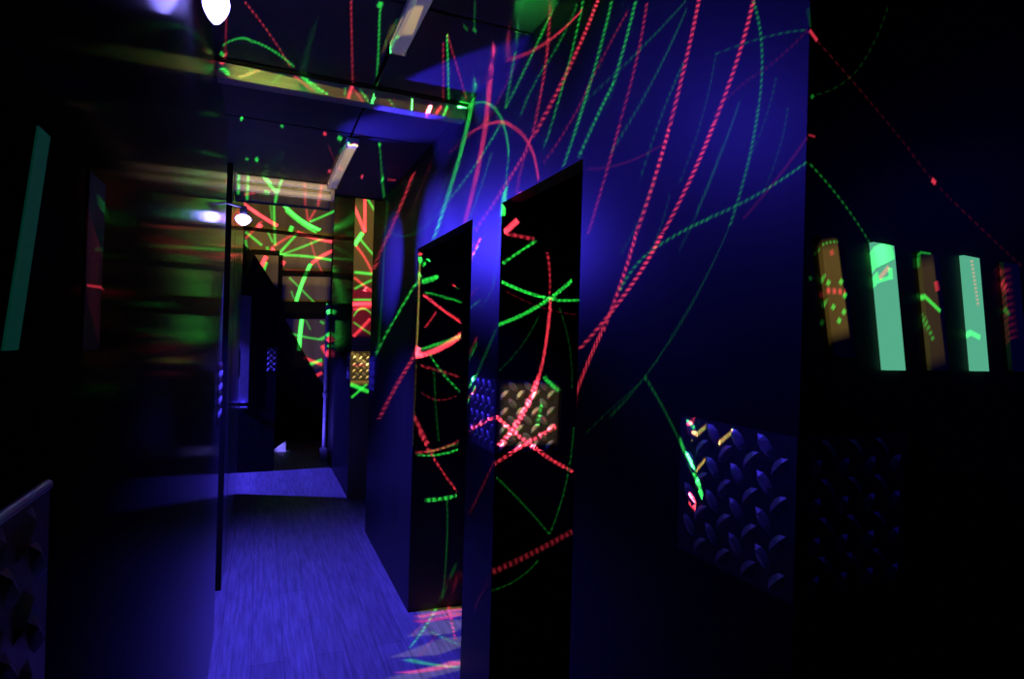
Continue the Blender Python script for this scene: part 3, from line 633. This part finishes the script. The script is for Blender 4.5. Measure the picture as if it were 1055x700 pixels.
('G',4,-1.27511,1.05244,0.01527,0,0.00000,0.69657,0.01829,1.35,8.731,0),
('G',4,-1.41163,0.94134,0.01651,0,0.00000,0.89601,0.01266,1.35,9.221,0),
('G',4,0.28808,0.73221,0.03068,0,-0.00000,-1.05889,0.007296,1.35,9.058,0),
('R',4,0.74455,0.20834,0.02614,0,0.00000,-1.26134,0.01019,1.35,6.859,0),
('G',4,-0.51394,1.46920,0.05847,0,0.00000,-0.15347,0.008804,1.35,9.098,0),
('G',4,-1.01597,1.42267,0.05245,0,0.00000,0.52994,0.01051,1.35,3.723,341.2),
('G',4,-1.53295,0.78035,0.01405,0,0.00000,1.11669,0.01775,1.35,3.515,0),
('G',4,0.03093,1.15400,0.02785,0,-0.00000,-0.75273,0.005957,1.35,2.573,0),
('R',4,-1.23324,1.17404,0.01489,0,0.00000,0.89615,0.01356,1.35,4.807,0),
('Y',4,-1.35369,1.12798,0.1708,0,0.00000,0.99167,0.04307,6,0.4476,0),
('G',4,-0.27432,1.61700,0.03478,0,-0.00000,-0.52946,0.01163,1.35,16.07,0),
('R',4,-1.30208,1.13841,0.07294,0,-0.00000,1.15301,0.009836,1.35,9.87,522.3),
('R',4,-0.94304,1.49638,0.01793,0,0.00000,0.80528,0.02148,1.35,3.998,314.5),
('R',4,-0.83509,1.63299,0.02356,0,-0.00000,0.62961,0.01615,1.35,5.077,298.2),
('R',4,-1.35628,1.16156,0.117,0,-0.00000,1.36418,0.04219,1.35,0.9162,289.2),
('G',4,-0.84056,1.69903,0.01988,0,0.00000,0.59754,0.009197,1.35,1.708,0),
('R',4,0.82672,-1.08479,0.06402,0.04721,-0.00008,0.02557,0.002204,1.35,63.44,0),
('G',4,-0.93635,0.07215,0.007331,0,0.00000,-0.95592,0.04583,1.35,8.842,0),
('G',4,0.86011,-1.02233,0.03471,0,0.00000,0.10019,0.002661,1.35,3.629,0),
('R',4,-1.54443,0.75504,0.07119,0,-0.00000,-0.78182,0.04427,1.35,2.138,0),
('R',4,-1.47393,0.63126,0.002793,0,-0.00000,-0.81298,0.02635,1.35,4.831,0),
('R',4,0.55478,-0.11883,0.005261,0,-0.00000,0.12591,0.005776,1.35,1607,0),
('G',2,-0.71223,-0.07944,0.0949,2.163,0.01933,0.11409,0.007427,1.35,433.5,0),
('G',2,-0.57329,-0.02572,0.05586,1.57,0.00323,0.11371,0.005298,1.35,133.1,0),
('R',2,-0.53729,-0.13129,0.06163,0.5613,-0.00114,0.06496,0.007356,1.35,397,0),
('R',2,-0.10839,0.10057,0.0776,1.187,-0.01337,0.07371,0.007598,1.35,235,0),
('R',2,-2.58268,-0.11398,0.05698,2.14,-0.01726,0.04816,0.007341,1.35,234.2,0),
('G',2,-1.88914,0.05650,0.06404,0.7116,0.00127,0.07336,0.007047,1.35,426.9,0),
('G',2,-1.62950,0.23934,0.05051,0.5169,-0.00044,0.06320,0.007769,1.35,461.6,0),
('G',2,0.91786,0.03548,0.04287,0.05493,-0.00005,0.02002,0.005547,1.35,124.4,0),
('G',2,0.46787,0.05930,0.07338,0.4221,0.00246,0.00902,0.00507,1.35,85.13,0),
('G',2,-0.01884,0.06072,0.07837,-0.7069,-0.00570,0.00729,0.005997,1.35,118.3,0),
('R',2,-2.49136,-0.02678,0.04524,1.359,-0.01766,-0.04544,0.00562,1.35,85.1,0),
('G',2,-1.51487,-0.10596,0.07174,0.07082,-0.00167,-0.02949,0.005484,1.35,101.4,0),
('G',2,-1.13421,-0.07064,0.01743,0,-0.00000,-0.01729,0.004935,1.35,80.56,0),
('G',2,-0.66643,-0.10193,0.03011,0,0.00000,-0.01921,0.005782,1.35,96.7,0),
('R',2,-2.23106,-0.00219,0.03653,0,-0.00000,-0.11908,0.005356,1.35,76.8,0),
('G',2,-1.41907,-0.04365,0.01621,0,0.00000,-0.10722,0.005342,1.35,67.56,0),
('R',2,-1.20349,0.02584,0.05281,1.099,0.00510,0.08531,0.004406,1.35,50.81,0),
('R',2,-1.96914,0.04198,0.01839,0,0.00000,-0.04982,0.008745,1.35,387.6,0),
('G',2,-1.85342,0.05013,0.01588,0,-0.00000,-0.04546,0.005384,1.35,131.3,0),
('R',2,-2.06142,0.02036,0.00713,0,-0.00000,0.00362,0.008267,1.35,219.1,0),
('R',2,0.01703,0.05779,0.05793,0,0.00000,-0.04332,0.005242,1.35,58.36,0),
('G',2,-0.77082,0.10707,0.05374,1.85e-14,0.00000,-0.03698,0.004424,1.35,67.41,0),
('G',2,-0.17944,0.10966,0.04447,0.901,0.00409,-0.23273,0.005233,1.35,72.72,0),
('G',2,0.50826,-0.00745,0.02013,0,-0.00000,-0.27639,0.007521,1.35,94.74,0),
('R',2,-0.35447,0.19747,0.02997,0,-0.00000,-0.27308,0.00745,1.35,131.5,0),
('G',2,0.37218,-0.02805,0.02184,0,0.00000,-0.34066,0.007538,1.35,132.1,0),
('R',2,0.54917,-0.09803,0.01191,0,0.00000,-0.36909,0.007549,1.35,123.4,0),
('R',2,-1.09768,0.31023,0.01376,0,-0.00000,-0.02051,0.01023,1.35,135.4,0),
('G',2,0.54298,0.20194,0.08439,0.2324,-0.00162,0.06145,0.005119,1.35,102.4,0),
('G',2,1.00757,0.22129,0.06553,0.2049,0.00017,-0.07104,0.004351,1.35,54.31,0),
('R',2,-2.05207,-0.16729,0.03306,0,-0.00000,0.00337,0.004908,1.35,69.02,0),
('R',2,-1.43759,-0.13825,0.02739,0,0.00000,0.07755,0.004303,1.35,60.11,0),
('R',2,-2.08408,0.00236,0.00542,0,-0.00000,-0.04180,0.008157,1.35,386.1,0),
('G',2,-1.84180,-0.08854,0.009701,0,0.00000,-0.00996,0.008255,1.35,221.6,0),
('R',2,-2.12760,-0.03421,0.00747,0,0.00000,-0.11172,0.009349,1.35,393,0),
('G',2,-1.31318,-0.03444,0.006048,0,-0.00000,-0.04567,0.0069,1.35,75.56,0),
('G',2,-1.43412,-0.16777,0.05057,0,0.00000,-0.02715,0.004122,1.35,45.09,0),
('G',2,-1.20133,0.11829,0.01275,0,0.00000,-0.02015,0.004264,1.35,51.33,0),
('G',2,-1.09863,0.21997,0.0169,0,-0.00000,-0.03087,0.004334,1.35,33.26,0),
('R',2,-0.74023,0.06247,0.0147,0,-0.00000,0.17240,0.005438,1.35,45.4,0),
('G',2,-0.63057,0.21109,0.00748,0,-0.00000,-0.09436,0.005988,1.35,62.62,0),
('Y',2,-0.00736,0.00648,0.1377,0,0.00000,0.11418,0.1441,6,8.709,0),
('Y',2,0.01176,0.01308,0.135,0,-0.00000,-0.00042,0.09087,6,7.62,0),
('Y',2,0.01168,0.06520,0.0697,0,-0.00000,-0.11298,0.06733,6,7.363,0),
('Y',2,-0.02654,0.08868,0.05846,0,-0.00000,-0.25647,0.09204,6,5.034,0),
('G',2,-0.83141,0.51464,0.08895,0.2614,-0.00105,0.22565,0.01375,1.35,10.94,0),
('R',2,-0.99922,0.55480,0.127,-0.6578,-0.00348,0.25044,0.01555,1.35,11.38,0),
('G',2,-0.04296,0.52046,0.07744,0,-0.00000,-0.42290,0.01737,1.35,13.88,0),
('R',2,-0.62794,0.72158,0.09254,0.2897,0.00050,-0.14425,0.01554,1.35,13.68,0),
('G',2,0.52468,0.16448,0.08344,-0.5007,-0.00073,-0.71164,0.01323,1.35,10.32,0),
('G',2,0.05186,0.46517,0.0772,0,0.00000,-0.68538,0.01154,1.35,14.91,0),
('R',2,0.07345,0.44493,0.08107,0,0.00000,-0.72850,0.02306,1.35,56.13,0),
('R',2,0.20546,0.33919,0.07445,0,0.00000,-0.81349,0.01917,1.35,14.45,0),
('G',2,0.12472,0.39662,0.07167,-10.05,0.07469,-0.78800,0.01345,1.35,14.54,0),
('R',2,0.85306,-0.34087,0.09944,0.3099,-0.00165,-0.95963,0.019,1.35,20.78,0),
('G',2,-0.57671,0.90793,0.08908,0.1299,-0.00033,-0.47496,0.01151,1.35,9.522,0),
('R',2,-1.11949,0.17508,0.149,-0.2913,-0.00219,0.40453,0.01937,1.35,19.12,0),
('R',2,-1.54303,-0.01356,0.1373,0,0.00000,0.49654,0.01704,1.35,20.51,0),
('G',2,-0.97258,0.20602,0.05766,0,-0.00000,0.51315,0.01391,1.35,10.16,0),
('G',2,-2.09555,-0.07527,0.0621,0,-0.00000,0.47597,0.02204,1.35,37.01,0),
('R',2,-0.73648,0.39297,0.007902,0,0.00000,0.16077,0.02338,1.35,9.698,0),
('Y',2,-1.55289,0.20665,0.3922,0,0.00000,0.47930,0.1155,6,1.389,0),
('R',2,-1.56125,0.75947,0.2121,0,-0.00000,0.49114,0.1157,6,2.372,0),
('Y',2,-1.54309,1.23151,0.1413,0,0.00000,0.45801,0.09235,6,9.221,0),
('Y',2,-0.65879,1.09608,0.09457,0,0.00000,-0.60820,0.01896,1.35,31.16,0),
('R',2,0.00993,0.47963,0.05388,0,0.00000,-1.19960,0.01538,1.35,26.61,0),
('G',2,-0.40488,0.99485,0.0805,0,-0.00000,-1.07012,0.02274,1.35,44.15,0),
('G',2,0.81127,-0.73427,0.04274,0,-0.00000,-1.23459,0.01147,1.35,14.86,0),
('G',2,0.73776,-0.57847,0.08111,0,0.00000,-1.36419,0.01357,1.35,34.88,0),
('G',2,-1.09177,0.31178,0.008644,0,-0.00000,0.01060,0.01313,1.35,248.6,0),
('G',2,0.63534,-0.08957,0.01379,0,0.00000,-0.38366,0.009481,1.35,70.71,0),
('R',2,0.94180,-0.21594,0.01238,0,-0.00000,-0.35492,0.01503,1.35,149.1,0),
('R',2,0.66040,-0.14592,0.01638,0,0.00000,-0.44186,0.01524,1.35,84.85,0),
('G',2,-0.14875,0.21984,0.01151,0,0.00000,-0.38255,0.007681,1.35,52.66,0),
]
PROJ = {1: Vector((.30, .62, EYE+.912)), 2: Vector((.30, 4.62, EYE+1.12)), 3: Vector((1.45, 2.14, EYE+.86)), 4: Vector((.36, .10, EYE+.60))}
BOOST = 60.0        # beams are far brighter than their bulb: watts here, shares of it in the nodes
TINT = {'R': (1.0, .05, .095), 'G': (.04, 1.0, .10)}

def laser(name, unit, keys):
    l = bpy.data.lights.new(name, 'POINT'); l.energy = 4*math.pi*BOOST; l.shadow_soft_size = 0.0; l.use_nodes = True
    nt = l.node_tree; N = nt.nodes; K = nt.links.new
    em = N['Emission']
    geo = N.new('ShaderNodeNewGeometry'); sp = N.new('ShaderNodeSeparateXYZ'); K(geo.outputs['Incoming'], sp.inputs[0])
    def math_(op, a, b=None, c=None):
        n = N.new('ShaderNodeMath'); n.operation = op
        for i, v in enumerate((a, b, c)):
            if v is None: continue
            if isinstance(v, (int, float)): n.inputs[i].default_value = v
            else: K(v, n.inputs[i])
        return n.outputs[0]
    yy = math_('MAXIMUM', sp.outputs[1], 1e-3)
    u = math_('DIVIDE', sp.outputs[0], yy); v = math_('DIVIDE', sp.outputs[2], yy)
    cb = N.new('ShaderNodeCombineXYZ'); K(u, cb.inputs[0]); K(v, cb.inputs[1]); cb.inputs[2].default_value = 1
    def dot(x, y, z):
        n = N.new('ShaderNodeVectorMath'); n.operation = 'DOT_PRODUCT'; K(cb.outputs[0], n.inputs[0]); n.inputs[1].default_value = (x, y, z)
        return n.outputs['Value']
    acc = {k: 0.0 for k in keys}
    for col, un, th, s0, half, c2, c1, c0, hw, edge, inten, fr in BEAMS:
        if un != unit or (col != 'Y' and col not in keys): continue
        e = (math.cos(th), math.sin(th)); n = (-e[1], e[0])
        s = dot(e[0], e[1], -s0)
        d = dot(n[0]-c1*e[0], n[1]-c1*e[1], c1*s0-c0)        # distance from the straight part
        if abs(c2) > 1e-4:
            d = math_('MULTIPLY_ADD', math_('MULTIPLY', s, s), -c2, d)
        k = math_('MINIMUM', math_('MAXIMUM', math_('MULTIPLY_ADD', math_('ABSOLUTE', d), -edge/hw, edge), 0.0), 1.0)
        if edge > 3:    # soft-ended patch of wash light, added to brighten a surface
            w = math_('MINIMUM', math_('MAXIMUM', math_('MULTIPLY_ADD', math_('ABSOLUTE', s), -4/half, 4.0), 0.0), 1.0)
        else:
            w = math_('COMPARE', s, 0.0, half)
        k = math_('MULTIPLY', k, w)
        if fr:
            k = math_('MULTIPLY', k, math_('MULTIPLY_ADD', math_('SINE', math_('MULTIPLY', s, fr)), .50, .52))
        for key in keys:
            if col in (key, 'Y'):
                acc[key] = math_('MULTIPLY_ADD', k, inten/BOOST*((.62 if unit != 3 else .85) if (col == 'Y' and key == 'G') else 1.0), acc[key])
    if len(keys) == 1:
        em.inputs['Color'].default_value = (*TINT[keys], 1); K(acc[keys], em.inputs['Strength'])
    else:
        mix = None
        for key in keys:
            n = N.new('ShaderNodeVectorMath'); n.operation = 'SCALE'; n.inputs[0].default_value = TINT[key]; K(acc[key], n.inputs['Scale'])
            if mix is None: mix = n.outputs[0]
            else:
                ad = N.new('ShaderNodeVectorMath'); ad.operation = 'ADD'; K(mix, ad.inputs[0]); K(n.outputs[0], ad.inputs[1]); mix = ad.outputs[0]
        K(mix, em.inputs['Color']); em.inputs['Strength'].default_value = 1
    o = bpy.data.objects.new(name, l); COL.objects.link(o); o.location = PROJ[unit]
laser('red laser', 1, 'R'); laser('green laser', 1, 'G')
for unit in (2, 3, 4):
    laser('red and green laser', unit, 'RG')  # unseen units added for surfaces the first one cannot light
def projector(label, p):
    t = thing('laser_projector', label, 'projector', (p.x, p.y, p.z))
    bm = new_bm(); add_box(bm, -.05, .05, -.16, -.012, -.035, .035); obj('body', bm, 'black', t, bevel=.005)
    bm = new_bm(); add_cyl(bm, (0, -.012, 0), (0, -.004, 0), .014, .014, 20); obj('aperture', bm, 'steel', t)
    bm = new_bm(); add_box(bm, -.058, -.052, -.10, -.07, -.01, .09); add_box(bm, .052, .058, -.10, -.07, -.01, .09); add_box(bm, -.058, .058, -.10, -.07, .09, .096); add_cyl(bm, (0, -.085, .096), (0, -.085, CEIL-p.z), .008, None, 10)
    obj('bracket', bm, 'steel', t)
projector('added black laser projector, out of view, hung from the ceiling over the near corridor', PROJ[4])

# ------------------------------------------------------------------ camera and view
ca = bpy.data.cameras.new('camera'); co = bpy.data.objects.new('camera', ca); COL.objects.link(co)
ca.sensor_width = 36.0; ca.lens = 36.0*622.8/1055.0; ca.clip_start = .01
r_ = Vector((.92306, -.38406, .02671)); u_ = Vector((-.02717, .00746, .99960)); 
yaw, pitch, roll = .394323, .003320, .0274196
f_ = Vector((math.sin(yaw)*math.cos(pitch), math.cos(yaw)*math.cos(pitch), math.sin(pitch)))
r0 = Vector((math.cos(yaw), -math.sin(yaw), 0)); u0 = r0.cross(f_)
r_ = math.cos(roll)*r0 + math.sin(roll)*u0; u_ = -math.sin(roll)*r0 + math.cos(roll)*u0
co.matrix_world = Matrix(((r_.x, u_.x, -f_.x, 0), (r_.y, u_.y, -f_.y, 0), (r_.z, u_.z, -f_.z, EYE), (0, 0, 0, 1)))
S.camera = co

w = bpy.data.worlds.new('dark'); S.world = w; w.use_nodes = True
w.node_tree.nodes['Background'].inputs['Color'].default_value = (.012, .008, .05, 1)
w.node_tree.nodes['Background'].inputs['Strength'].default_value = 0.02
vs = S.view_settings
vs.view_transform = 'Standard'; vs.look = 'None'; vs.exposure = 0.0; vs.gamma = 1.0; vs.use_curve_mapping = False
S.cycles.use_denoising = True; S.cycles.use_adaptive_sampling = False
S.cycles.max_bounces = 4; S.cycles.diffuse_bounces = 2; S.cycles.glossy_bounces = 3; S.cycles.transmission_bounces = 1
S.cycles.sample_clamp_indirect = 4.0
